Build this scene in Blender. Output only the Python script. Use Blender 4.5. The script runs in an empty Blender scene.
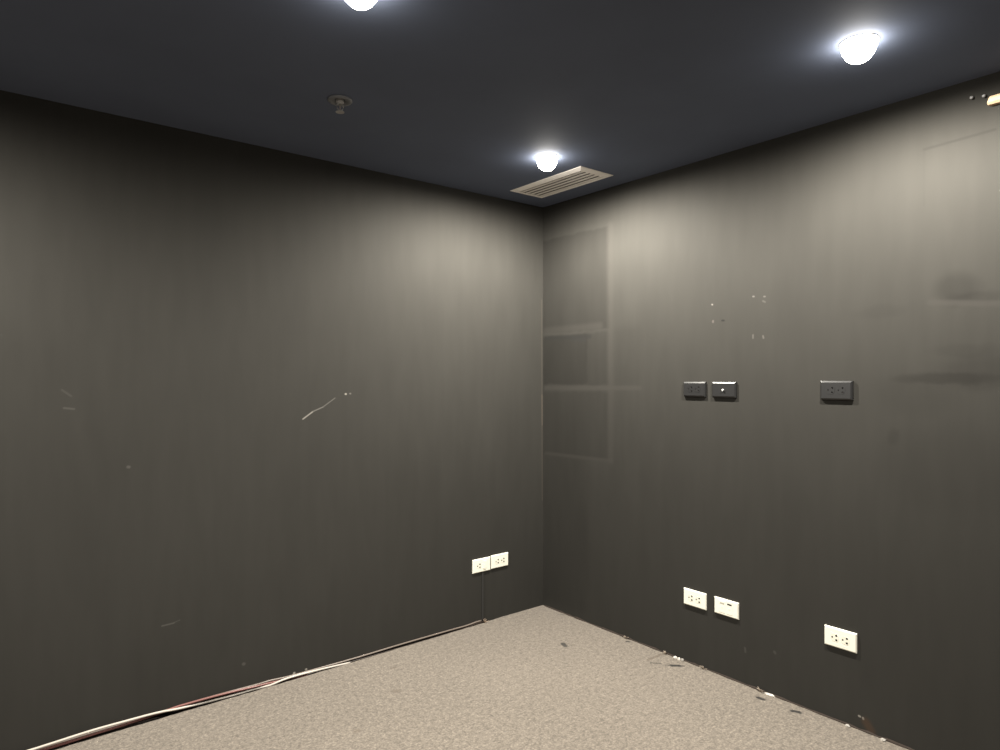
import bpy, bmesh, math, random
from mathutils import Vector, Matrix

random.seed(7)
C = bpy.context.scene.collection
S = bpy.context.scene

# ------------------------------------------------------------------ camera model (photo measured at 1000 x 750)
CAMH = 1.40                       # lens height above the carpet
F = 666.0                         # focal length in px
XC, YH = 500.0, 379.0             # vanishing column / horizon row
D = CAMH * F / 226.0              # depth of the room corner
CEIL = CAMH * (1 + 171.5 / 226.0)
U2 = (-0.7815, -0.6240)           # wall_left direction (camera right, camera forward)
V2 = (0.6240, -0.7815)            # wall_right direction
CX0 = 43.0 / F * D
# camera in room coordinates (corner = origin, x along wall_left, y along wall_right)
cam_x = -(CX0 * U2[0] + D * U2[1])
cam_y = -(CX0 * V2[0] + D * V2[1])

def ray(px, py):
    X = (px - XC) / F
    return Vector((X * U2[0] + U2[1], X * V2[0] + V2[1], -(py - YH) / F))
EYE = Vector((cam_x, cam_y, CAMH))
def on_right(px, py, off=0.0):    # plane x = off
    d = ray(px, py); t = (off - EYE.x) / d.x; return EYE + d * t
def on_left(px, py, off=0.0):     # plane y = off
    d = ray(px, py); t = (off - EYE.y) / d.y; return EYE + d * t
def on_floor(px, py, z=0.0):
    d = ray(px, py); t = (z - EYE.z) / d.z; return EYE + d * t
def on_ceiling(px, py):
    return on_floor(px, py, CEIL)

# ------------------------------------------------------------------ materials
def new_mat(name):
    m = bpy.data.materials.new(name); m.use_nodes = True
    nt = m.node_tree
    return m, nt, nt.nodes['Principled BSDF']

def plain(name, col, rough=0.5, metal=0.0, spec=0.5, noise=0.0, scale=60, bump=0.0):
    m, nt, b = new_mat(name)
    b.inputs['Base Color'].default_value = (*col, 1)
    b.inputs['Roughness'].default_value = rough
    b.inputs['Metallic'].default_value = metal
    b.inputs['Specular IOR Level'].default_value = spec
    if noise or bump:
        tc = nt.nodes.new('ShaderNodeTexCoord')
        n = nt.nodes.new('ShaderNodeTexNoise'); n.inputs['Scale'].default_value = scale; n.inputs['Detail'].default_value = 4
        nt.links.new(tc.outputs['Object'], n.inputs['Vector'])
        if noise:
            r = nt.nodes.new('ShaderNodeMapRange')
            r.inputs['To Min'].default_value = 1 - noise; r.inputs['To Max'].default_value = 1 + noise
            nt.links.new(n.outputs['Fac'], r.inputs['Value'])
            v = nt.nodes.new('ShaderNodeVectorMath'); v.operation = 'SCALE'
            v.inputs[0].default_value = col
            nt.links.new(r.outputs[0], v.inputs['Scale']); nt.links.new(v.outputs[0], b.inputs['Base Color'])
        if bump:
            bp = nt.nodes.new('ShaderNodeBump'); bp.inputs['Strength'].default_value = bump; bp.inputs['Distance'].default_value = 0.002
            nt.links.new(n.outputs['Fac'], bp.inputs['Height']); nt.links.new(bp.outputs[0], b.inputs['Normal'])
    return m

def wall_material(name, axis, base, segs, blots, rects):
    """black roller-painted wall. axis 'x' or 'y' = the run of the wall; all marks in metres (run, height).
    segs: (a, b, half width, colour, strength, softness); blots: (c, rx, rz, gain); rects: (u0, u1, z0, z1, gain, soft)"""
    m, nt, b = new_mat(name)
    L = nt.links
    tc = nt.nodes.new('ShaderNodeTexCoord')
    sep = nt.nodes.new('ShaderNodeSeparateXYZ'); L.new(tc.outputs['Object'], sep.inputs[0])
    cmb = nt.nodes.new('ShaderNodeCombineXYZ')
    L.new(sep.outputs['X' if axis == 'x' else 'Y'], cmb.inputs['X']); L.new(sep.outputs['Z'], cmb.inputs['Y'])
    P = cmb.outputs[0]
    def math_(op, a, c=None):
        n = nt.nodes.new('ShaderNodeMath'); n.operation = op
        for i, x in enumerate((a, c)):
            if x is None: continue
            if isinstance(x, (int, float)): n.inputs[i].default_value = x
            else: L.new(x, n.inputs[i])
        return n.outputs[0]
    def vec(op, a, c=None, scale=None):
        n = nt.nodes.new('ShaderNodeVectorMath'); n.operation = op
        for i, x in enumerate((a, c)):
            if x is None: continue
            if isinstance(x, (tuple, list)): n.inputs[i].default_value = (*x, 0)[:3]
            else: L.new(x, n.inputs[i])
        if scale is not None:
            if isinstance(scale, (int, float)): n.inputs['Scale'].default_value = scale
            else: L.new(scale, n.inputs['Scale'])
        return n
    def rng(v, a, c, lo, hi, smooth=True):
        n = nt.nodes.new('ShaderNodeMapRange')
        n.interpolation_type = 'SMOOTHSTEP' if smooth else 'LINEAR'
        L.new(v, n.inputs['Value'])
        for k, x in zip(('From Min', 'From Max', 'To Min', 'To Max'), (a, c, lo, hi)): n.inputs[k].default_value = x
        return n.outputs[0]
    def noise(scale, sx=1, sy=1, detail=4, rough=0.5):
        mp = vec('MULTIPLY', P, (sx, sy, 1)).outputs[0]
        n = nt.nodes.new('ShaderNodeTexNoise'); n.inputs['Scale'].default_value = scale
        n.inputs['Detail'].default_value = detail; n.inputs['Roughness'].default_value = rough
        L.new(mp, n.inputs['Vector']); return n.outputs['Fac']
    n1 = noise(3.0, 1.6, 0.5); n2 = noise(9.0, 2.2, 0.35); n3 = noise(240)
    gain = math_('MULTIPLY', rng(n1, 0.3, 0.7, 0.96, 1.04, False), rng(n2, 0.3, 0.7, 0.96, 1.04, False))
    # wobble so that the brushed edges of the touched up patches are not ruled lines
    wob = nt.nodes.new('ShaderNodeTexNoise'); wob.inputs['Scale'].default_value = 14; wob.inputs['Detail'].default_value = 5
    L.new(P, wob.inputs['Vector'])
    PW = vec('ADD', P, vec('SCALE', vec('SUBTRACT', wob.outputs['Color'], (0.5, 0.5, 0.5)).outputs[0], scale=0.035).outputs[0]).outputs[0]
    sw = nt.nodes.new('ShaderNodeSeparateXYZ'); L.new(PW, sw.inputs[0])
    for (u0, u1, z0, z1, g, s) in rects:
        k = rng(sw.outputs['X'], u0 - s, u0 + s, 0, 1)
        k = math_('MULTIPLY', k, rng(sw.outputs['X'], u1 - s, u1 + s, 1, 0))
        k = math_('MULTIPLY', k, rng(sw.outputs['Y'], z0 - s, z0 + s, 0, 1))
        k = math_('MULTIPLY', k, rng(sw.outputs['Y'], z1 - s, z1 + s, 1, 0))
        gain = math_('MULTIPLY', gain, math_('ADD', 1.0, math_('MULTIPLY', k, g - 1)))
    for (c, rx, rz, g) in blots:
        d = vec('LENGTH', vec('MULTIPLY', vec('SUBTRACT', PW, c).outputs[0], (1 / rx, 1 / rz, 0)).outputs[0]).outputs['Value']
        gain = math_('MULTIPLY', gain, rng(d, 0.45, 1.1, g, 1.0))
    col = vec('SCALE', base, scale=gain).outputs[0]
    for (a, c, w, sc, st, soft) in segs:
        a = Vector((a[0], a[1], 0)); c = Vector((c[0], c[1], 0)); ab = c - a; ln = max(ab.length, 1e-5); dr = ab / ln
        pa = vec('SUBTRACT', P, (a.x, a.y, 0)).outputs[0]
        t = vec('DOT_PRODUCT', pa, (dr.x, dr.y, 0)).outputs['Value']
        t = math_('MINIMUM', math_('MAXIMUM', t, 0.0), ln)
        q = vec('SUBTRACT', pa, vec('SCALE', (dr.x, dr.y, 0), scale=t).outputs[0]).outputs[0]
        d = vec('LENGTH', q).outputs['Value']
        k = math_('MULTIPLY', rng(d, w * (1 - soft), w * (1 + soft), 1, 0), st)
        mx = nt.nodes.new('ShaderNodeMix'); mx.data_type = 'RGBA'
        L.new(k, mx.inputs[0]); L.new(col, mx.inputs[6]); mx.inputs[7].default_value = (*sc, 1)
        col = mx.outputs[2]
    L.new(col, b.inputs['Base Color'])
    b.inputs['Specular IOR Level'].default_value = 0.06
    L.new(rng(n1, 0.3, 0.7, 0.7, 0.82, False), b.inputs['Roughness'])
    bp = nt.nodes.new('ShaderNodeBump'); bp.inputs['Strength'].default_value = 0.12; bp.inputs['Distance'].default_value = 0.001
    L.new(n3, bp.inputs['Height']); L.new(bp.outputs[0], b.inputs['Normal'])
    return m

# ------------------------------------------------------------------ mesh helpers
def add_box(bm, lo, hi):
    vs = [bm.verts.new((x, y, z)) for x in (lo[0], hi[0]) for y in (lo[1], hi[1]) for z in (lo[2], hi[2])]
    for f in ((0, 1, 3, 2), (4, 6, 7, 5), (0, 4, 5, 1), (2, 3, 7, 6), (0, 2, 6, 4), (1, 5, 7, 3)):
        bm.faces.new([vs[i] for i in f])
    return vs

def add_lathe(bm, prof, n=32, axis='z'):
    rings = []
    for (r, z) in prof:
        if r < 1e-6:
            rings.append([bm.verts.new((0, 0, z))]); continue
        rings.append([bm.verts.new((r * math.cos(2 * math.pi * i / n), r * math.sin(2 * math.pi * i / n), z)) for i in range(n)])
    for a, c in zip(rings, rings[1:]):
        if len(a) == 1 and len(c) == 1: continue
        for i in range(n):
            j = (i + 1) % n
            if len(a) == 1: bm.faces.new((a[0], c[j], c[i]))
            elif len(c) == 1: bm.faces.new((a[i], a[j], c[0]))
            else: bm.faces.new((a[i], a[j], c[j], c[i]))

def add_tube(bm, pts, r, n=8):
    pts = [Vector(p) for p in pts]; rings = []
    for i, p in enumerate(pts):
        d = (pts[min(i + 1, len(pts) - 1)] - pts[max(i - 1, 0)]).normalized()
        s = d.cross(Vector((0, 0, 1)))
        if s.length < 1e-4: s = d.cross(Vector((1, 0, 0)))
        s.normalize(); t = s.cross(d)
        rr = r[i] if isinstance(r, (list, tuple)) else r
        rings.append([bm.verts.new(p + (s * math.cos(2 * math.pi * k / n) + t * math.sin(2 * math.pi * k / n)) * rr) for k in range(n)])
    for a, c in zip(rings, rings[1:]):
        for k in range(n):
            bm.faces.new((a[k], a[(k + 1) % n], c[(k + 1) % n], c[k]))
    bm.faces.new(rings[0][::-1]); bm.faces.new(rings[-1])

def finish(bm, smooth=False, bevel=0.0, seg=2, angle=35):
    bmesh.ops.recalc_face_normals(bm, faces=bm.faces)
    if bevel:
        es = [e for e in bm.edges if len(e.link_faces) == 2 and e.calc_face_angle(0) > math.radians(angle)]
        bmesh.ops.bevel(bm, geom=es, offset=bevel, segments=seg, affect='EDGES', profile=0.6)
    if smooth:
        for f in bm.faces: f.smooth = True

def obj(name, bm, mat, parent=None, smooth=False, bevel=0.0, seg=2):
    finish(bm, smooth, bevel, seg)
    me = bpy.data.meshes.new(name); bm.to_mesh(me); bm.free()
    o = bpy.data.objects.new(name, me); C.objects.link(o)
    for mm in (mat if isinstance(mat, (list, tuple)) else [mat]): me.materials.append(mm)
    if parent: o.parent = parent
    return o

def tag(o, label, cat, group=None):
    o['label'] = label; o['category'] = cat
    if group: o['group'] = group
    return o
def thing(name, label, cat, M, group=None):
    o = bpy.data.objects.new(name, None); C.objects.link(o); o.empty_display_size = 0.05
    o.matrix_world = M
    return tag(o, label, cat, group)
def struct(name, bm, mat, **k):
    o = obj(name, bm, mat, **k); o['kind'] = 'structure'; return o

def cut(o, boxes, rounds, depth_lo, depth_hi, black):
    """real recesses in a plate: boxes (u0,u1,v0,v1) / rounds (u,v,r) between two depths; inside of the hole black"""
    bm = bmesh.new()
    for (u0, u1, v0, v1) in boxes: add_box(bm, (u0, v0, depth_lo), (u1, v1, depth_hi))
    for (u, v, r) in rounds:
        n = 16
        lo = [bm.verts.new((u + r * math.cos(2 * math.pi * i / n), v + r * math.sin(2 * math.pi * i / n), depth_lo)) for i in range(n)]
        hi = [bm.verts.new((u + r * math.cos(2 * math.pi * i / n), v + r * math.sin(2 * math.pi * i / n), depth_hi)) for i in range(n)]
        bm.faces.new(lo); bm.faces.new(hi)
        for i in range(n): bm.faces.new((lo[i], lo[(i + 1) % n], hi[(i + 1) % n], hi[i]))
    bmesh.ops.recalc_face_normals(bm, faces=bm.faces)
    me = bpy.data.meshes.new('hole_shape'); bm.to_mesh(me); bm.free(); me.materials.append(black)
    k = bpy.data.objects.new('hole_shape', me); C.objects.link(k)
    par = o.parent; o.parent = None
    md = o.modifiers.new('holes', 'BOOLEAN'); md.object = k; md.operation = 'DIFFERENCE'; md.solver = 'EXACT'; md.material_mode = 'TRANSFER'
    bpy.context.view_layer.update()
    new = bpy.data.meshes.new_from_object(o.evaluated_get(bpy.context.evaluated_depsgraph_get()))
    o.modifiers.clear(); o.data = new; o.parent = par
    bpy.data.objects.remove(k)

# ------------------------------------------------------------------ lamps: strengths in one place
WARM = (1.0, 0.945, 0.845)
SPOT_W = 318.0
DOME = 24.0

# ------------------------------------------------------------------ setting
ROOM_X, ROOM_Y = 5.6, 5.4         # extent of the room behind the photographer
WALLCOL = (0.0340, 0.0328, 0.0297)

def RW(px, py):                    # point on wall_right as (run, height)
    p = on_right(px, py); return (p.y, p.z)
def LW(px, py):
    p = on_left(px, py); return (p.x, p.z)

chip = (0.30, 0.28, 0.25); pale = (0.10, 0.095, 0.088); faint = (0.066, 0.063, 0.058)
def seg(W, p, q, w, col, st=1.0, soft=0.5): return (W(*p), W(*q), w, col, st, soft)
left_segs = [
    seg(LW, (303, 419), (313, 411.5), 0.0032, (0.17, 0.16, 0.145)), seg(LW, (313, 411.5), (323, 407), 0.0028, pale), seg(LW, (323, 407), (335, 398), 0.0026, pale, 0.7),
    seg(LW, (345.5, 394), (346, 394), 0.0045, (0.2, 0.19, 0.17), 1.0, 0.5), seg(LW, (350, 393.6), (350.5, 393.6), 0.004, pale),
    seg(LW, (162, 626), (174, 623), 0.003, faint, 0.9), seg(LW, (173, 623), (180, 620), 0.002, faint, 0.6),
    seg(LW, (243.5, 664), (244, 664), 0.007, faint), seg(LW, (128, 467), (129, 467), 0.006, faint, 0.9),
    seg(LW, (64, 408), (74, 409), 0.004, faint, 0.6), seg(LW, (62, 390), (71, 396), 0.004, faint, 0.4),
    seg(LW, (541.6, 300), (542.2, 500), 0.0035, (0.060, 0.053, 0.044), 0.55, 0.8), seg(LW, (542.0, 395), (542.1, 425), 0.003, (0.09, 0.075, 0.06), 0.6, 0.8),
    seg(LW, (294, 673.2), (294.4, 673), 0.005, chip), seg(LW, (306, 669.5), (306.3, 669.5), 0.005, chip, 0.8),
]
right_segs = [
    seg(RW, (712, 304.5), (712.4, 304.7), 0.0036, (0.15, 0.14, 0.13)), seg(RW, (753, 296.5), (754, 296.5), 0.0036, (0.10, 0.095, 0.09)), seg(RW, (764, 296.5), (765, 296.5), 0.0036, (0.085, 0.08, 0.075)),
    seg(RW, (722, 320.5), (724, 320.5), 0.004, (0.012, 0.012, 0.012), 0.8), seg(RW, (713, 321), (713, 322), 0.005, (0.09, 0.08, 0.075), 0.7),
    seg(RW, (753, 335), (753, 338), 0.004, pale, 0.5), seg(RW, (763, 336), (763.5, 338), 0.004, pale, 0.6), seg(RW, (763, 301), (765, 302), 0.004, pale, 0.4),
    # brushed lines round the repainted shelf area by the corner
    seg(RW, (610, 226), (610.5, 460), 0.022, (0.041, 0.039, 0.0355), 0.6, 0.8),
    seg(RW, (546, 331), (600, 326), 0.020, (0.041, 0.039, 0.0355), 0.5, 0.8),
    seg(RW, (546, 388), (640, 388), 0.012, (0.041, 0.039, 0.0355), 0.7, 0.7),
    seg(RW, (546, 453), (612, 461), 0.010, (0.041, 0.039, 0.0355), 0.6, 0.7),
    seg(RW, (546, 338.5), (590, 336.5), 0.012, (0.022, 0.022, 0.021), 0.7, 0.8),
    seg(RW, (572, 340), (585, 340), 0.010, (0.024, 0.024, 0.023), 0.6, 0.8),
    # painted-over panel edge top right
    seg(RW, (924, 149.5), (995, 129.5), 0.0045, (0.024, 0.023, 0.021), 0.55, 0.9),
    seg(RW, (924, 152), (924, 205), 0.004, (0.028, 0.027, 0.025), 0.3, 0.8),
    seg(RW, (930, 302.5), (1000, 303.5), 0.010, (0.039, 0.037, 0.034), 0.7, 0.7),
    seg(RW, (745, 648), (745.4, 652), 0.005, faint, 0.6), seg(RW, (774.5, 652), (775, 653), 0.006, faint, 0.7),
    seg(RW, (859, 716), (860, 716.5), 0.004, chip, 0.7), seg(RW, (863, 718), (863.3, 719), 0.004, chip, 0.8),
    seg(RW, (866, 722), (871, 731), 0.016, (0.07, 0.045, 0.03), 0.6, 0.7),
]
def blot(px, py, rx, rz, g): return (RW(px, py), rx, rz, g)
right_blots = [
    blot(957, 288, 0.09, 0.07, 0.80), blot(975, 297, 0.10, 0.03, 0.86),
    blot(945, 378, 0.20, 0.028, 0.78), blot(985, 372, 0.18, 0.08, 0.84), blot(965, 350, 0.12, 0.03, 0.90),
    blot(915, 395, 0.18, 0.10, 0.93), blot(893, 437, 0.03, 0.04, 0.88), blot(880, 312, 0.12, 0.03, 0.93), blot(950, 470, 0.3, 0.2, 0.92),
]
p0 = RW(545, 228); p1 = RW(609, 225); zl = RW(575, 331)[1]; zk = RW(575, 388)[1]; zj = RW(575, 457)[1]; um = RW(587, 300)[0]
right_rects = [
    (0.0, p1[0], zl, RW(590, 230)[1], 0.78, 0.008),
    (0.0, um, zk + 0.02, zl - 0.02, 0.72, 0.010),
    (um, p1[0], zk + 0.02, zl - 0.02, 0.86, 0.010),
    (p1[0] + 0.03, RW(640, 388)[0], zk + 0.02, zl + 0.0, 0.93, 0.03),
    (0.0, p1[0], zj, zk - 0.02, 0.86, 0.012),
    (0.0, um, zj - 0.9, zj, 0.90, 0.03),
]
M_left = wall_material('black_wall_paint_left', 'x', WALLCOL, left_segs, [], [])
M_right = wall_material('black_wall_paint_right', 'y', WALLCOL, right_segs, right_blots, right_rects)
M_rear = plain('black_wall_paint', WALLCOL, 0.75, spec=0.06, noise=0.1, scale=4)
M_ceil = plain('black_ceiling_glare_tint', (0.110, 0.130, 0.184), 0.8, spec=0.2, noise=0.12, scale=3)  # black ceiling with veiling glare painted in as a lighter, bluish tone
M_slab = plain('dusty_concrete', (0.03, 0.025, 0.021), 0.9, noise=0.4, scale=30)

T = 0.12
def wall(name, lo, hi, mat):
    bm = bmesh.new(); add_box(bm, lo, hi); return struct(name, bm, mat)
wall('wall_left', (-T, -T, -0.05), (ROOM_X + T, 0, CEIL + T), M_left)
wall('wall_right', (-T, 0, -0.05), (0, ROOM_Y, CEIL + T), M_right)
wall('wall_rear', (0, ROOM_Y, -0.05), (ROOM_X + T, ROOM_Y + T, CEIL + T), M_rear)
wall('wall_side', (ROOM_X, 0, -0.05), (ROOM_X + T, ROOM_Y, CEIL + T), M_rear)
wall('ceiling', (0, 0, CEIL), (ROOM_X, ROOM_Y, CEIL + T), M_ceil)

# ---- carpet: loop pile with grey and beige flecks, cut back in a strip along wall_left
def carpet_material():
    m, nt, b = new_mat('fleck_carpet'); L = nt.links
    tc = nt.nodes.new('ShaderNodeTexCoord'); P = tc.outputs['Object']
    def noise(sc, det=2, ro=0.6):
        n = nt.nodes.new('ShaderNodeTexNoise'); n.inputs['Scale'].default_value = sc; n.inputs['Detail'].default_value = det; n.inputs['Roughness'].default_value = ro
        L.new(P, n.inputs['Vector']); return n
    f = noise(105, 3, 0.75); g = noise(42, 3, 0.6); big = noise(1.3, 3)
    vo = nt.nodes.new('ShaderNodeTexVoronoi'); vo.inputs['Scale'].default_value = 170; L.new(P, vo.inputs['Vector'])
    cr = nt.nodes.new('ShaderNodeValToRGB'); L.new(f.outputs['Fac'], cr.inputs[0])
    e = cr.color_ramp.elements
    e[0].position = 0.30; e[0].color = (0.0945, 0.0828, 0.0720, 1)
    e[1].position = 0.72; e[1].color = (0.2565, 0.2214, 0.1800, 1)
    x = e.new(0.5); x.color = (0.1602, 0.1386, 0.1152, 1)
    def mul(col, v, a, c):
        r = nt.nodes.new('ShaderNodeMapRange'); L.new(v, r.inputs['Value'])
        r.inputs['From Min'].default_value = 0.3; r.inputs['From Max'].default_value = 0.7
        r.inputs['To Min'].default_value = a; r.inputs['To Max'].default_value = c
        s = nt.nodes.new('ShaderNodeVectorMath'); s.operation = 'SCALE'
        L.new(col, s.inputs[0]); L.new(r.outputs[0], s.inputs['Scale']); return s.outputs[0]
    col = mul(cr.outputs[0], g.outputs['Fac'], 0.78, 1.24)
    col = mul(col, big.outputs['Fac'], 0.94, 1.06)
    # grubby scorch-like stains in the pile near wall_right
    def stain(a, c, w, st, col, tone=(0.012, 0.011, 0.010)):
        a = Vector(a); c = Vector(c); ab = c - a; ln = max(ab.length, 1e-4); dr = ab / ln
        def V(op, x, y):
            n = nt.nodes.new('ShaderNodeVectorMath'); n.operation = op
            for i, q in enumerate((x, y)):
                if q is None: continue
                if isinstance(q, Vector): n.inputs[i].default_value = q
                else: L.new(q, n.inputs[i])
            return n
        wv = nt.nodes.new('ShaderNodeVectorMath'); wv.operation = 'MULTIPLY_ADD'
        L.new(g.outputs['Color'], wv.inputs[0]); wv.inputs[1].default_value = (0.014, 0.014, 0); L.new(P, wv.inputs[2])
        pa = V('SUBTRACT', wv.outputs[0], a + Vector((0.007, 0.007, 0))).outputs[0]
        t = V('DOT_PRODUCT', pa, dr).outputs['Value']
        cl = nt.nodes.new('ShaderNodeClamp'); L.new(t, cl.inputs[0]); cl.inputs['Min'].default_value = 0; cl.inputs['Max'].default_value = ln
        s = nt.nodes.new('ShaderNodeVectorMath'); s.operation = 'SCALE'; s.inputs[0].default_value = dr; L.new(cl.outputs[0], s.inputs['Scale'])
        dd = V('MULTIPLY', V('SUBTRACT', pa, s.outputs[0]).outputs[0], Vector((1, 1, 0))).outputs[0]
        d = V('LENGTH', dd, None).outputs['Value']
        r = nt.nodes.new('ShaderNodeMapRange'); r.interpolation_type = 'SMOOTHSTEP'; L.new(d, r.inputs['Value'])
        r.inputs['From Min'].default_value = w * 0.45; r.inputs['From Max'].default_value = w * 1.35; r.inputs['To Min'].default_value = st; r.inputs['To Max'].default_value = 0
        mx = nt.nodes.new('ShaderNodeMix'); mx.data_type = 'RGBA'
        L.new(r.outputs[0], mx.inputs[0]); L.new(col, mx.inputs[6]); mx.inputs[7].default_value = (*tone, 1)
        return mx.outputs[2]
    fl = on_floor
    for a, c, w, st in (((651, 663), (660, 663.5), 0.008, 0.6), ((666, 665.2), (684, 666), 0.007, 0.55), ((672, 665.5), (679, 665.8), 0.013, 0.95),
                        ((758, 697.5), (763, 699.5), 0.013, 0.95), ((793, 711), (799, 712.3), 0.012, 0.95), ((563, 643.5), (565, 646), 0.014, 0.85),
                        ((627, 641.5), (629, 641.8), 0.010, 0.8), ((551, 607), (552, 608), 0.014, 0.9), ((562, 614.5), (563, 614.8), 0.010, 0.5)):
        col = stain(fl(*a), fl(*c), w, st, col)
    for a, c, w, st in (((396, 691), (397, 691), 0.020, 0.35), ((393, 668), (394, 668), 0.016, 0.35), ((356, 731), (357, 731), 0.016, 0.35), ((648, 660), (662, 654), 0.010, 0.45)):
        col = stain(fl(*a), fl(*c), w, st, col, (0.07, 0.05, 0.035))
    L.new(col, b.inputs['Base Color'])
    b.inputs['Roughness'].default_value = 0.95; b.inputs['Specular IOR Level'].default_value = 0.05
    b.inputs['Sheen Weight'].default_value = 0.15; b.inputs['Sheen Roughness'].default_value = 0.6
    bp = nt.nodes.new('ShaderNodeBump'); bp.inputs['Strength'].default_value = 0.55; bp.inputs['Distance'].default_value = 0.004
    L.new(f.outputs['Fac'], bp.inputs['Height']); L.new(bp.outputs[0], b.inputs['Normal'])
    return m
M_carpet = carpet_material()

edge_px = [(543, 604.6), (520, 611.2), (500, 617.3), (486, 622.0), (470, 627), (440, 636), (400, 648), (360, 660), (320, 671.8), (280, 683.6), (220, 701.2), (170, 715.6), (120, 730.6), (85, 741), (53.5, 750.5)]
pts = []
rnd = random.Random(3)
for (x, y) in edge_px:
    p = on_floor(x, y); pts.append((max(p.x, 0.0), max(p.y, 0.0)))
pts[0] = (0.0, 0.0)
fine = []
for (a, c) in zip(pts, pts[1:]):
    n = max(2, int((Vector(c) - Vector(a)).length / 0.025))
    for i in range(n):
        t = i / n
        q = Vector(a).lerp(Vector(c), t)
        fine.append((q.x, max(0.0, q.y + (rnd.uniform(-0.0022, 0.0022) if (i or a != pts[0]) else 0))))
fine.append(pts[-1]); fine.append((ROOM_X, pts[-1][1]))
bm = bmesh.new()
top = [bm.verts.new((x, y, 0.0)) for x, y in fine]; bot = [bm.verts.new((x, y, -0.012)) for x, y in fine]
bt = [bm.verts.new((x, ROOM_Y, 0.0)) for x, y in fine]; bb = [bm.verts.new((x, ROOM_Y, -0.012)) for x, y in fine]
for i in range(len(fine) - 1):
    bm.faces.new((top[i], top[i + 1], bt[i + 1], bt[i])); bm.faces.new((bot[i], bb[i], bb[i + 1], bot[i + 1]))
    bm.faces.new((top[i], bot[i], bot[i + 1], top[i + 1])); bm.faces.new((bt[i], bt[i + 1], bb[i + 1], bb[i]))
bm.faces.new((top[0], bt[0], bb[0], bot[0])); bm.faces.new((top[-1], bot[-1], bb[-1], bt[-1]))
struct('floor', bm, M_carpet)
bm = bmesh.new(); add_box(bm, (0, 0, -0.05), (ROOM_X, ROOM_Y, -0.012)); struct('floor_slab', bm, M_slab)

# worn, uneven dirt line where the carpet meets wall_right: a thin bead of old dark filler
M_fill = plain('dark_brown_filler', (0.028, 0.019, 0.014), 0.9, noise=0.4, scale=40)
bm = bmesh.new(); rr = random.Random(11); path = []; rad = []
y = 0.02
while y < ROOM_Y - 0.05:
    path.append((0.001, y, 0.0005 + rr.uniform(-0.001, 0.001))); rad.append(rr.uniform(0.003, 0.008)); y += 0.035
add_tube(bm, path, rad, 8); struct('trim_1', bm, M_fill, smooth=True)

# ------------------------------------------------------------------ downlights
M_dome = bpy.data.materials.new('lit_frosted_lens'); M_dome.use_nodes = True
nt = M_dome.node_tree; nt.nodes.clear()
em = nt.nodes.new('ShaderNodeEmission'); em.inputs[0].default_value = (1.0, 0.95, 0.86, 1); em.inputs[1].default_value = DOME
tr = nt.nodes.new('ShaderNodeBsdfTransparent'); ad = nt.nodes.new('ShaderNodeAddShader')
nt.links.new(em.outputs[0], ad.inputs[0]); nt.links.new(tr.outputs[0], ad.inputs[1])
ou = nt.nodes.new('ShaderNodeOutputMaterial'); nt.links.new(ad.outputs[0], ou.inputs[0])
M_trim = plain('white_enamel_trim', (0.72, 0.71, 0.69), 0.4)
M_can = plain('satin_aluminium', (0.5, 0.5, 0.5), 0.35, metal=1.0)

def make_downlight(loc, label, power=1.0, cone=179.0, blend=0.55):
    t = thing('ceiling_downlight', label, 'ceiling light', Matrix.Translation(loc), 'downlights in the black ceiling')
    bm = bmesh.new(); add_lathe(bm, [(0.0512, -0.0002), (0.058, -0.0002), (0.058, -0.0010), (0.056, -0.0024), (0.053, -0.0028), (0.0512, -0.0024), (0.0512, -0.0002)], 40)
    obj('trim_ring', bm, M_trim, t, smooth=True)
    bm = bmesh.new(); R = 0.0508
    add_lathe(bm, [(R, -0.001)] + [(R * math.cos(a), -0.008 - 0.056 * math.sin(a)) for a in [math.radians(5 * i) for i in range(0, 18)]] + [(0, -0.064)], 64)
    obj('lamp_lens', bm, M_dome, t, smooth=True)
    ld = bpy.data.lights.new('downlight_beam', 'SPOT'); ld.energy = SPOT_W * power; ld.color = WARM
    ld.spot_size = math.radians(cone); ld.spot_blend = blend; ld.shadow_soft_size = 0.006
    lo = bpy.data.objects.new('downlight_beam', ld); C.objects.link(lo); lo.parent = t; lo.location = (0, 0, -0.010)
    return t

def ceil_at(px, py): p = on_ceiling(px, py); return Vector((p.x, p.y, CEIL))
make_downlight(ceil_at(547, 157.5), 'lit round downlight beside the slotted vent near the room corner')
make_downlight(ceil_at(859, 42.5), 'lit round downlight at upper right nearest the right wall', 0.80)
make_downlight(ceil_at(360, -16), 'lit round downlight cut off by the top edge of the photo', 0.36, 96, 0.6)
# the next lamp of the row along wall_left, left of the frame, and two more behind the photographer
make_downlight(Vector((2.54 * CAMH, 0.63 * CAMH, CEIL)), 'lit round downlight along the left wall, outside the photo', 1.1)
# ------------------------------------------------------------------ ceiling vent
M_vent = plain('off_white_vent_enamel', (0.90, 0.85, 0.80), 0.5, noise=0.04, scale=20)
M_dark = plain('duct_shade_brown', (0.11, 0.09, 0.075), 0.9)  # dark colour stands in for the shade up inside the duct
qa, qb, qc, qd = [ceil_at(*p) for p in ((510, 190.2), (543.2, 198.2), (613, 174), (580, 166.5))]
x0 = (qb.x + qc.x) / 2; x1 = (qa.x + qd.x) / 2; y0 = (qa.y + qb.y) / 2; y1 = (qc.y + qd.y) / 2
cx, cy, wx, wy = (x0 + x1) / 2, (y0 + y1) / 2, abs(x1 - x0), abs(y1 - y0)
t = thing('ceiling_vent', 'off-white rectangular slotted air vent in the black ceiling beside the downlight', 'air vent', Matrix.Translation((cx, cy, CEIL)))
bm = bmesh.new()
hx, hy, rim = wx / 2, wy / 2, 0.036
loops = []
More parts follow.
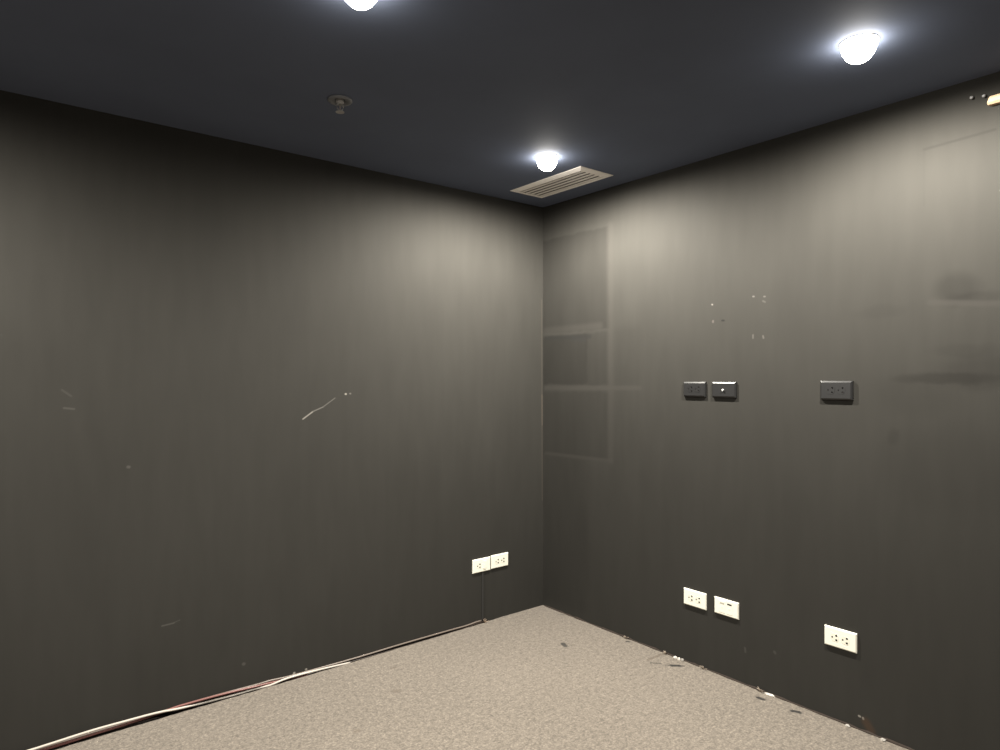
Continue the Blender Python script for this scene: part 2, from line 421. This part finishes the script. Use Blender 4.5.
for (ox, oy, z) in ((hx, hy, -0.0005), (hx, hy, -0.003), (hx - rim * 0.75, hy - rim * 0.75, -0.012), (hx - rim, hy - rim, -0.010), (hx - rim, hy - rim, -0.0005)):
    loops.append([bm.verts.new((sx * ox, sy * oy, z)) for sx, sy in ((-1, -1), (1, -1), (1, 1), (-1, 1))])
for a, c in zip(loops, loops[1:] + loops[:1]):
    for i in range(4): bm.faces.new((a[i], a[(i + 1) % 4], c[(i + 1) % 4], c[i]))
obj('vent_frame', bm, M_vent, t)
bm = bmesh.new(); add_box(bm, (-hx + rim + .0005, -hy + rim + .0005, -0.003), (hx - rim - .0005, hy - rim - .0005, -0.0006)); obj('duct_opening', bm, M_dark, t)
ns = 5
pitch = (2 * (hx - rim)) / ns
for i in range(ns):
    bm = bmesh.new(); u = -hx + rim + pitch * (i + 0.5)
    w = pitch * 0.36
    vs = add_box(bm, (u - w, -hy + rim, -0.0105), (u + w, hy - rim, -0.0090))
    for v in vs: v.co.z += (v.co.x - u) * -0.10
    obj('slat', bm, M_vent, t)

# ------------------------------------------------------------------ sprinkler
M_chrome = plain('dull_chrome', (0.36, 0.35, 0.34), 0.35)
M_esc = plain('black_painted_metal', (0.15, 0.155, 0.165), 0.4)
M_glass = plain('clear_grey_glass_bulb', (0.30, 0.27, 0.25), 0.1)
sp = ceil_at(340, 99.5)
t = thing('fire_sprinkler', 'small pendant fire sprinkler head in the black ceiling, left of centre', 'sprinkler', Matrix.Translation(sp))
bm = bmesh.new(); add_lathe(bm, [(0.018, -0.0005), (0.046, -0.0005), (0.047, -0.004), (0.043, -0.009), (0.032, -0.009), (0.026, -0.004), (0.018, -0.003), (0.018, -0.0005)], 36); obj('escutcheon', bm, M_esc, t, smooth=True)
bm = bmesh.new(); add_lathe(bm, [(0.0, -0.001), (0.015, -0.001), (0.015, -0.012), (0.011, -0.014), (0.011, -0.019), (0, -0.019)], 12); obj('sprinkler_body', bm, M_chrome, t)
bm = bmesh.new()
for s in (-1, 1): add_tube(bm, [(s * 0.010, 0, -0.018), (s * 0.014, 0, -0.026), (s * 0.011, 0, -0.036), (s * 0.003, 0, -0.043)], 0.0026, 8)
obj('frame_arms', bm, M_chrome, t, smooth=True)
bm = bmesh.new(); add_lathe(bm, [(0, -0.019), (0.003, -0.021), (0.0035, -0.030), (0.003, -0.040), (0, -0.042)], 12); obj('glass_bulb', bm, M_glass, t, smooth=True)
bm = bmesh.new(); add_lathe(bm, [(0, -0.042), (0.006, -0.043), (0.016, -0.047), (0.0165, -0.0485), (0.006, -0.0465), (0, -0.0465)], 24); obj('deflector', bm, M_chrome, t)

# ------------------------------------------------------------------ wall plates
M_white = plain('ivory_white_plastic', (0.86, 0.85, 0.75), 0.4)
M_ivory = plain('ivory_socket_plastic', (0.80, 0.79, 0.68), 0.45)
M_black = plain('black_plastic', (0.018, 0.018, 0.0185), 0.33)
M_blk2 = plain('black_socket_plastic', (0.013, 0.013, 0.0135), 0.4)
M_hole = plain('hole_shade_black', (0.006, 0.006, 0.006), 0.9)  # shade of the pin holes and port painted in as black
M_jack = plain('bright_nickel_jack', (0.85, 0.83, 0.80), 0.4)
M_grey = plain('grey_shutter', (0.42, 0.40, 0.33), 0.5)
M_worn = plain('dusty_socket_contacts', (0.075, 0.068, 0.066), 0.5)

def frame_right(px, py, off=0.0):      # local x = to the viewer's right along the wall, y = up, z = out of the wall
    p = on_right(px, py)
    return Matrix(((0, 0, 1, off), (1, 0, 0, p.y), (0, 1, 0, p.z), (0, 0, 0, 1)))
def frame_left(px, py, off=0.0):
    p = on_left(px, py)
    return Matrix(((-1, 0, 0, p.x), (0, 0, 1, off), (0, 1, 0, p.z), (0, 0, 0, 1)))

def plate_bm(w, h, d, slope=0.004, rise=None):
    bm = bmesh.new()
    hw, hh = w / 2, h / 2
    lv = [(hw, hh, 0.0), (hw, hh, d - (rise or d * 0.45)), (hw - slope, hh - slope, d)]
    loops = [[bm.verts.new((sx * a, sy * c, z)) for sx, sy in ((-1, -1), (1, -1), (1, 1), (-1, 1))] for a, c, z in lv]
    for a, c in zip(loops, loops[1:]):
        for i in range(4): bm.faces.new((a[i], a[(i + 1) % 4], c[(i + 1) % 4], c[i]))
    bm.faces.new(loops[0][::-1]); bm.faces.new(loops[-1])
    return bm

def socket_bm(d, s=0.033):
    bm = bmesh.new(); h = s / 2; c = h * 0.45
    ring = [(-h, -h + c), (-h + c, -h), (h - c, -h), (h, -h + c), (h, h - c), (h - c, h), (-h + c, h), (-h, h - c)]
    lo = [bm.verts.new((x, y, d - 0.004)) for x, y in ring]; hi = [bm.verts.new((x * 0.98, y * 0.98, d + 0.0005)) for x, y in ring]
    bm.faces.new(lo[::-1]); bm.faces.new(hi)
    for i in range(8): bm.faces.new((lo[i], lo[(i + 1) % 8], hi[(i + 1) % 8], hi[i]))
    return bm

def add_socket(t, u, v, d, mat, gr=0.0034, pr=0.0044, inside=None):
    o = obj('socket', socket_bm(d), mat, t)
    cut(o, [], [(0.0065, 0.0090, pr), (0.0065, -0.0090, pr), (-0.0100, 0.0, gr)], d - 0.0032, d + 0.01, inside or M_hole)
    o.location = (u, v, 0)
    face = next(c for c in t.children if c.name.startswith('face_plate'))
    cut(face, [], [(u + 0.0065, v + 0.0090, pr), (u + 0.0065, v - 0.0090, pr), (u - 0.0100, v, gr)], d - 0.0032, d + 0.01, inside or M_hole)
    return o

def plate(M, w, h, d, mat, name, label, cat, group, slope=0.004, rise=None):
    t = thing(name, label, cat, M, group)
    obj('face_plate', plate_bm(w, h, d, slope, rise), mat, t, bevel=0.0009, seg=2)
    return t

PW_, PH_ = 0.0313 * D, 0.0192 * D
DEP = 0.010
# upper black plates on wall_right (surface mounted, thicker)
bd = 0.014
t = plate(frame_right(695.5, 389.3), PW_ * 0.97, PH_ * 0.93, bd, M_black, 'power_outlet', 'black double power outlet at eye height, left of the black jack plate', 'power outlet', None, 0.0068, 0.0042)
for u in (-0.021, 0.021): add_socket(t, u, 0.001, bd, M_blk2, 0.0030, 0.0038, M_worn)
t = plate(frame_right(725.0, 389.8), PW_ * 0.97, PH_ * 0.93, bd, M_black, 'antenna_jack_plate', 'black wall plate with one small bright metal jack in the middle', 'wall plate', None, 0.0068, 0.0042)
bm = bmesh.new(); add_lathe(bm, [(0.0, bd - 0.002), (0.014, bd - 0.002), (0.014, bd + 0.001), (0.0075, bd + 0.001), (0.0075, bd), (0, bd)], 24); obj('jack_surround', bm, M_blk2, t)
bm = bmesh.new(); add_lathe(bm, [(0.0, bd), (0.0038, bd), (0.0038, bd + 0.008), (0.0034, bd + 0.0086), (0.0014, bd + 0.0086), (0.0012, bd + 0.003), (0.0, bd + 0.003)], 20); o = obj('metal_jack', bm, M_jack, t, smooth=True); o['label'] = 'bright metal threaded jack'
t = plate(frame_right(837.3, 390.4), PW_ * 1.0, PH_ * 0.99, bd, M_black, 'power_outlet', 'black double power outlet at eye height, alone on the right', 'power outlet', None, 0.0068, 0.0042)
for u in (-0.021, 0.021): add_socket(t, u, 0.001, bd, M_blk2, 0.0030, 0.0038, M_worn)

# lower white plates on wall_right
wd = 0.009
t = plate(frame_right(695.5, 598.6), PW_ * 1.0, PH_, wd, M_white, 'power_outlet', 'white double power outlet low on right wall, left of the white data plate', 'power outlet', None)
for u in (-0.021, 0.021): add_socket(t, u, 0.0, wd, M_ivory)
t = plate(frame_right(727.0, 607.6), PW_ * 0.985, PH_ * 0.97, wd, M_white, 'data_plate', 'white data port plate low on right wall with a crooked top module', 'wall plate', None)
for k, u in enumerate((-0.020, 0.019)):
    up = 0.0015 + 0.008 * k
    bm = bmesh.new(); add_box(bm, (-0.0165, -0.027, wd - 0.003), (0.0165, 0.0275 + up * 0.9, wd + 0.0010))
    o = obj('data_module', bm, M_white, t, bevel=0.0012); o.location = (u, 0.0, 0)
    bm = bmesh.new(); add_box(bm, (-0.0115, -0.0035, wd + 0.0005), (0.0115, 0.0035, wd + 0.0016))
    p = obj('port_shutter' if k == 0 else 'port_opening', bm, M_grey if k == 0 else M_hole, o, bevel=0.0004); p.location = (0, 0.0170 + up * 0.3, 0)
    bm = bmesh.new(); add_box(bm, (-0.005, -0.004, wd + 0.0005), (0.005, 0.004, wd + 0.0014)); p = obj('port_symbol', bm, M_ivory, o, bevel=0.0004); p.location = (0, -0.002, 0); p['label'] = 'small greyish square symbol'
t = plate(frame_right(841.0, 638.6), PW_ * 1.0, PH_ * 1.0, wd, M_white, 'power_outlet', 'white double power outlet low on right wall, alone at far right', 'power outlet', None)
for u in (-0.021, 0.021): add_socket(t, u, 0.0, wd, M_ivory)
bm = bmesh.new(); add_box(bm, (-0.03, -0.027, wd - 0.001), (0.03, -0.0262, wd + 0.0003)); obj('moulded_line', bm, M_ivory, t)

# white plates on wall_left
LWd = PW_ * 0.985
t = plate(frame_left(481.0, 565.0), LWd, PH_ * 0.98, wd, M_white, 'power_outlet', 'white single-socket outlet plate on left wall, left of the pair', 'power outlet', None)
add_socket(t, -0.021, 0.0, wd, M_ivory)
bm = bmesh.new(); add_box(bm, (-0.0155, -0.020, wd - 0.003), (0.0155, 0.024, wd + 0.0012)); o = obj('blank_module', bm, M_white, t, bevel=0.001); o.location = (0.021, 0, 0)
bm = bmesh.new(); add_box(bm, (-0.009, -0.0022, wd - 0.001), (0.009, 0.0022, wd + 0.0006)); o = obj('pull_notch', bm, M_grey, t, bevel=0.0004); o.location = (0.019, -0.0265, 0)
t = plate(frame_left(499.2, 560.4), LWd, PH_ * 0.98, wd, M_white, 'power_outlet', 'white double power outlet on left wall, right of the pair nearest the corner', 'power outlet', None)
for u in (-0.021, 0.021): add_socket(t, u, 0.0, wd, M_ivory)

# ------------------------------------------------------------------ black cable cover from the left plates down to the floor
pt = on_left(482.3, 575); pb = on_left(483.2, 619)
cw = 0.0045
bm = bmesh.new(); add_box(bm, (pt.x - cw, 0.0004, 0.02), (pt.x + cw, 0.006, on_left(481, 572.5).z - 0.002))
M_duct = plain('matt_black_cable_cover', (0.026, 0.025, 0.024), 0.8)
o = obj('cable_cover', bm, M_duct, None, bevel=0.0015)
tag(o, 'thin black vertical cable cover running from white outlets to the floor', 'cable cover')

# ------------------------------------------------------------------ loose cables lying along the foot of wall_left
CABLES = []
def cable(path_px, r, col, label, rough=0.35, off=0.014, seed=1):
    P = sorted((on_left(e[0], e[1], e[2] if len(e) > 2 else off) for e in path_px), key=lambda p: p.x)
    CABLES.append((P, r, col, label, rough))
def lay_cables():
    """every cable sampled on one grid along the wall, then nudged until no two touch and none sinks into wall, slab or carpet"""
    step = 0.02
    hi = max(P[-1].x for P, *_ in CABLES); lo = min(P[0].x for P, *_ in CABLES)
    n = int((hi - lo) / step) + 1
    def at(P, x):
        for p, q in zip(P, P[1:]):
            if p.x <= x <= q.x:
                t = (x - p.x) / max(q.x - p.x, 1e-6); t = t * t * (3 - 2 * t)
                return [p.y + (q.y - p.y) * t, p.z + (q.z - p.z) * t]
        return None
    def edge(x):
        for p, q in zip(fine, fine[1:]):
            if p[0] <= x <= q[0]: return p[1] + (q[1] - p[1]) * (x - p[0]) / max(q[0] - p[0], 1e-6)
        return fine[-1][1]
    rows = []
    for i in range(n):
        x = lo + i * step; e = edge(x)
        rows.append([x, e, [at(P, x) for P, *_ in CABLES]])
    for sweep in range(14):
        for x, e, cs in rows:
            for k in range(30):
                for u in range(len(cs)):
                    if not cs[u]: continue
                    for w in range(u + 1, len(cs)):
                        if not cs[w]: continue
                        dy = cs[w][0] - cs[u][0]; dz = cs[w][1] - cs[u][1]; d = math.hypot(dy, dz) or 1e-5
                        need = CABLES[u][1] + CABLES[w][1] + 0.0012
                        if d < need:
                            m = (need - d) / 2 / d
                            cs[u][0] -= dy * m; cs[u][1] -= dz * m; cs[w][0] += dy * m; cs[w][1] += dz * m
                for u in range(len(cs)):
                    if not cs[u]: continue
                    r = CABLES[u][1]
                    cs[u][0] = max(cs[u][0], r + 0.001)
                    floor_z = 0.001 if cs[u][0] > e - r - 0.003 else -0.0115
                    cs[u][1] = max(cs[u][1], r + floor_z)
        if sweep < 11:                                   # even out kinks along the run
            for u in range(len(CABLES)):
                for c in range(2):
                    v = [row[2][u][c] if row[2][u] else None for row in rows]
                    for i in range(1, n - 1):
                        if None not in (v[i - 1], v[i], v[i + 1]): rows[i][2][u][c] = 0.25 * v[i - 1] + 0.5 * v[i] + 0.25 * v[i + 1]
    for u, (P, r, col, label, rough) in enumerate(CABLES):
        Q = [Vector((x, cs[u][0], cs[u][1])) for x, e, cs in rows if cs[u]]
        bm = bmesh.new(); add_tube(bm, Q, r, 10)
        o = obj('cable', bm, plain(label.split()[0] + '_cable_sheath', col, rough, noise=0.08, scale=15), None, smooth=True)
        tag(o, label, 'cable', 'cables along the foot of the left wall')
def line_y(x): return 605 + (543 - x) * 0.2866
cable([(x, line_y(x) + d, o) for x, d, o in ((0, -1.2, .024), (30, -1.5, .024), (60, -2.6, .024), (95, -4.0, .024), (120, -3.4, .024), (150, -3.2, .024), (176, -2.0, .020), (200, 1.0, .009), (235, 2.2, .007), (262, 1.6, .009), (285, -0.2, .018), (310, 0.2, .022), (330, 1.2, .018), (350, 2.4, .010))],
      0.0048, (0.50, 0.46, 0.41), 'white cable uppermost in the bundle along the left wall foot', seed=2)
cable([(x, line_y(x) + d, o) for x, d, o in ((0, 1.6, .012), (60, 1.2, .012), (100, 0.0, .013), (135, -0.6, .014), (170, -2.2, .0165), (200, -3.2, .018), (225, -2.6, .018), (255, -0.8, .017), (280, 1.4, .010), (310, 2.4, .007))],
      0.0046, (0.20, 0.088, 0.078), 'pinkish red cable in the bundle along the left wall foot', seed=5)
cable([(x, line_y(x) + d) for x, d in ((0, 0.2), (60, -0.6), (110, -1.6), (150, -2.4), (190, -3.4), (230, -3.0), (262, -2.2), (300, -1.0), (350, -0.6), (410, -1.4), (450, -1.4), (483, -0.8))],
      0.0044, (0.17, 0.14, 0.12), 'greyish brown cable nearest the wall behind white and red cables', seed=8, off=0.0055)
cable([(x, line_y(x) + d) for x, d in ((0, 3.2), (60, 3.2), (130, 2.6), (200, 2.2), (280, 2.4), (360, 2.2), (430, 1.8), (484, 0.8))],
      0.0036, (0.030, 0.021, 0.017), 'dark brown cable lowest in the bundle beside the carpet edge', seed=9, off=0.006)
lay_cables()
# frayed copper-coloured end sticking up where the cables leave the wall
p = on_left(484, 621, 0.010)
t = thing('frayed_wire_end', 'small frayed tan wire end sticking up at the foot of the cable cover', 'wire end', Matrix.Translation((p.x, 0.012, 0.0)))
M_cop = plain('tan_copper_strand', (0.28, 0.21, 0.155), 0.6)
for k, (dx, dz, b) in enumerate(((0.012, 0.026, 0.003), (0.001, 0.030, 0.006), (-0.010, 0.020, 0.004), (-0.026, 0.010, 0.008))):
    bm = bmesh.new(); add_tube(bm, [(0, 0.004, 0.0), (dx * 0.35, 0.004 + b * 0.3, dz * 0.5), (dx, 0.004 + b, dz)], [0.0024, 0.0020, 0.0010], 6)
    obj('strand', bm, M_cop, t, smooth=True)

# ------------------------------------------------------------------ wooden batten at the top of wall_right, right edge of the frame
M_wood = plain('bare_pale_timber', (0.62, 0.44, 0.29), 0.6, noise=0.12, scale=25)
a = on_right(988, 99.5, 0.012)
top_z = min(on_right(989.5, 96.3, 0.02).z, CEIL - 0.004); bot_z = on_right(989.5, 104.6, 0.02).z
h_ = (top_z - bot_z)
bm = bmesh.new()
prof = [(-0.001, bot_z), (0.020, bot_z), (0.026, bot_z + h_ * 0.25), (0.026, bot_z + h_ * 0.75), (0.020, top_z), (-0.001, top_z)]
ya, ye = a.y, a.y + 0.85
secs = []
for (yy, k) in ((ya, 0.86), (ya + 0.003, 0.96), (ya + 0.008, 1.0), (ye, 1.0)):
    zc = (bot_z + top_z) / 2
    secs.append([bm.verts.new((x if x < 0.001 else x * k, yy + (0.004 if z > zc and yy < ye else 0), zc + (z - zc) * k)) for x, z in prof])
for s0, s1 in zip(secs, secs[1:]):
    for i in range(len(prof)): bm.faces.new((s0[i], s0[(i + 1) % len(prof)], s1[(i + 1) % len(prof)], s1[i]))
bm.faces.new(secs[0]); bm.faces.new(secs[-1][::-1])
o = obj('wood_batten', bm, M_wood, None)
tag(o, 'pale wooden batten end under the ceiling at the right edge of photo', 'batten')
M_screw = plain('zinc_screw_metal', (0.24, 0.24, 0.24), 0.5)
for (px, py, lab) in ((972.5, 98.3, 'small bright screw in the top of right wall, farther from the batten'), (984.8, 96.6, 'small bright screw in the top of right wall, touching the batten end')):
    t = thing('screw', lab, 'screw', frame_right(px, py))
    bm = bmesh.new(); add_lathe(bm, [(0, 0.0), (0.0025, 0.0), (0.0025, 0.009), (0.0055, 0.010), (0.0052, 0.0125), (0, 0.0135)], 16)
    obj('screw_head', bm, M_screw, t, smooth=True)

# ------------------------------------------------------------------ crumbs and fluff along the foot of wall_right
M_crumb = plain('white_plaster', (0.62, 0.59, 0.54), 0.9, noise=0.1, scale=200)
M_crumb2 = plain('grey_plaster', (0.40, 0.38, 0.35), 0.9, noise=0.1, scale=200)
M_tuft = plain('torn_carpet_fibre', (0.30, 0.25, 0.20), 0.95)
def lump(name, p, sx, sy, sz, mat, seed):
    rn = random.Random(seed); bm = bmesh.new(); bmesh.ops.create_icosphere(bm, subdivisions=2, radius=1.0)
    for v in bm.verts:
        k = 1 + rn.uniform(-0.22, 0.22); v.co = Vector((v.co.x * sx * k, v.co.y * sy * k, max(v.co.z, -0.55) * sz * k))
    o = obj(name, bm, mat); o.location = (max(p.x, sx * 1.25 + 0.006), p.y, sz * 0.56); return o
crumbs = [((678.6, 657.2), 0.008, 0.009, 0.008, 'white plaster crumb at right wall foot, leftmost of the three by the streaky stain'),
          ((682.4, 658.3), 0.007, 0.009, 0.008, 'white plaster crumb at right wall foot, middle of the three by the streaky stain'),
          ((686.4, 659.4), 0.006, 0.006, 0.009, 'greyish plaster crumb at right wall foot, rightmost of the three by the streaky stain'),
          ((772.5, 694.6), 0.006, 0.024, 0.006, 'long white plaster flake at right wall foot under the far white outlet'),
          ((850.0, 725.0), 0.006, 0.009, 0.005, 'small grey plaster crumb at right wall foot left of the brown damage'),
          ((885.5, 739.0), 0.007, 0.010, 0.006, 'small whitish plaster crumb at right wall foot nearest the bottom right corner')]
for i, ((px, py), sx, sy, sz, lab) in enumerate(crumbs):
    tag(lump('plaster_crumb', on_floor(px, py), sx, sy, sz, M_crumb2 if 'grey' in lab or 'whitish' in lab else M_crumb, 20 + i), lab, 'plaster crumb', 'plaster crumbs along the foot of the right wall')
tufts = [((669.5, 653.0), 'tan torn carpet tuft at right wall foot just left of the white crumbs'),
         ((630.0, 637.5), 'tan torn carpet tuft at right wall foot below the first white outlet'),
         ((709, 667.5), 'tan torn carpet tuft at right wall foot right of the white crumbs'),
         ((763.0, 690.3), 'tan torn carpet tuft at right wall foot beside the long white flake')]
for i, ((px, py), lab) in enumerate(tufts):
    p = on_floor(px, py); rn = random.Random(50 + i)
    bm = bmesh.new()
    for k in range(7):
        dx, dy, dz = rn.uniform(-0.003, 0.014), rn.uniform(-0.022, 0.022), rn.uniform(0.005, 0.017)
        add_tube(bm, [(0, dy * 0.2, 0.0), (dx * 0.6, dy * 0.6, dz * 0.8), (dx, dy, dz)], [0.0022, 0.0018, 0.0010], 5)
    o = obj('carpet_tuft', bm, M_tuft, None, smooth=True); o.location = (max(p.x, 0.012), p.y, 0.0005)
    tag(o, lab, 'carpet tuft', 'torn carpet tufts along the foot of the right wall')

# ------------------------------------------------------------------ camera, world, view
cd = bpy.data.cameras.new('camera'); co = bpy.data.objects.new('camera', cd); C.objects.link(co)
cd.sensor_fit = 'HORIZONTAL'; cd.sensor_width = 36; cd.lens = F / 1000 * 36
cd.shift_y = (YH - 375) / 1000.0; cd.clip_start = 0.05
right = Vector((U2[0], V2[0], 0)).normalized(); fwd = Vector((U2[1], V2[1], 0)).normalized(); up = Vector((0, 0, 1))
right = fwd.cross(up)
co.matrix_world = Matrix(((right.x, up.x, -fwd.x, EYE.x), (right.y, up.y, -fwd.y, EYE.y), (right.z, up.z, -fwd.z, EYE.z), (0, 0, 0, 1)))
S.camera = co

w = bpy.data.worlds.new('world'); S.world = w; w.use_nodes = True
w.node_tree.nodes['Background'].inputs[0].default_value = (0, 0, 0, 1)
w.node_tree.nodes['Background'].inputs[1].default_value = 0
S.view_settings.view_transform = 'Standard'; S.view_settings.look = 'None'
S.view_settings.exposure = 0.0; S.view_settings.gamma = 1.0; S.view_settings.use_curve_mapping = False
S.cycles.use_denoising = True; S.cycles.max_bounces = 8; S.cycles.diffuse_bounces = 5
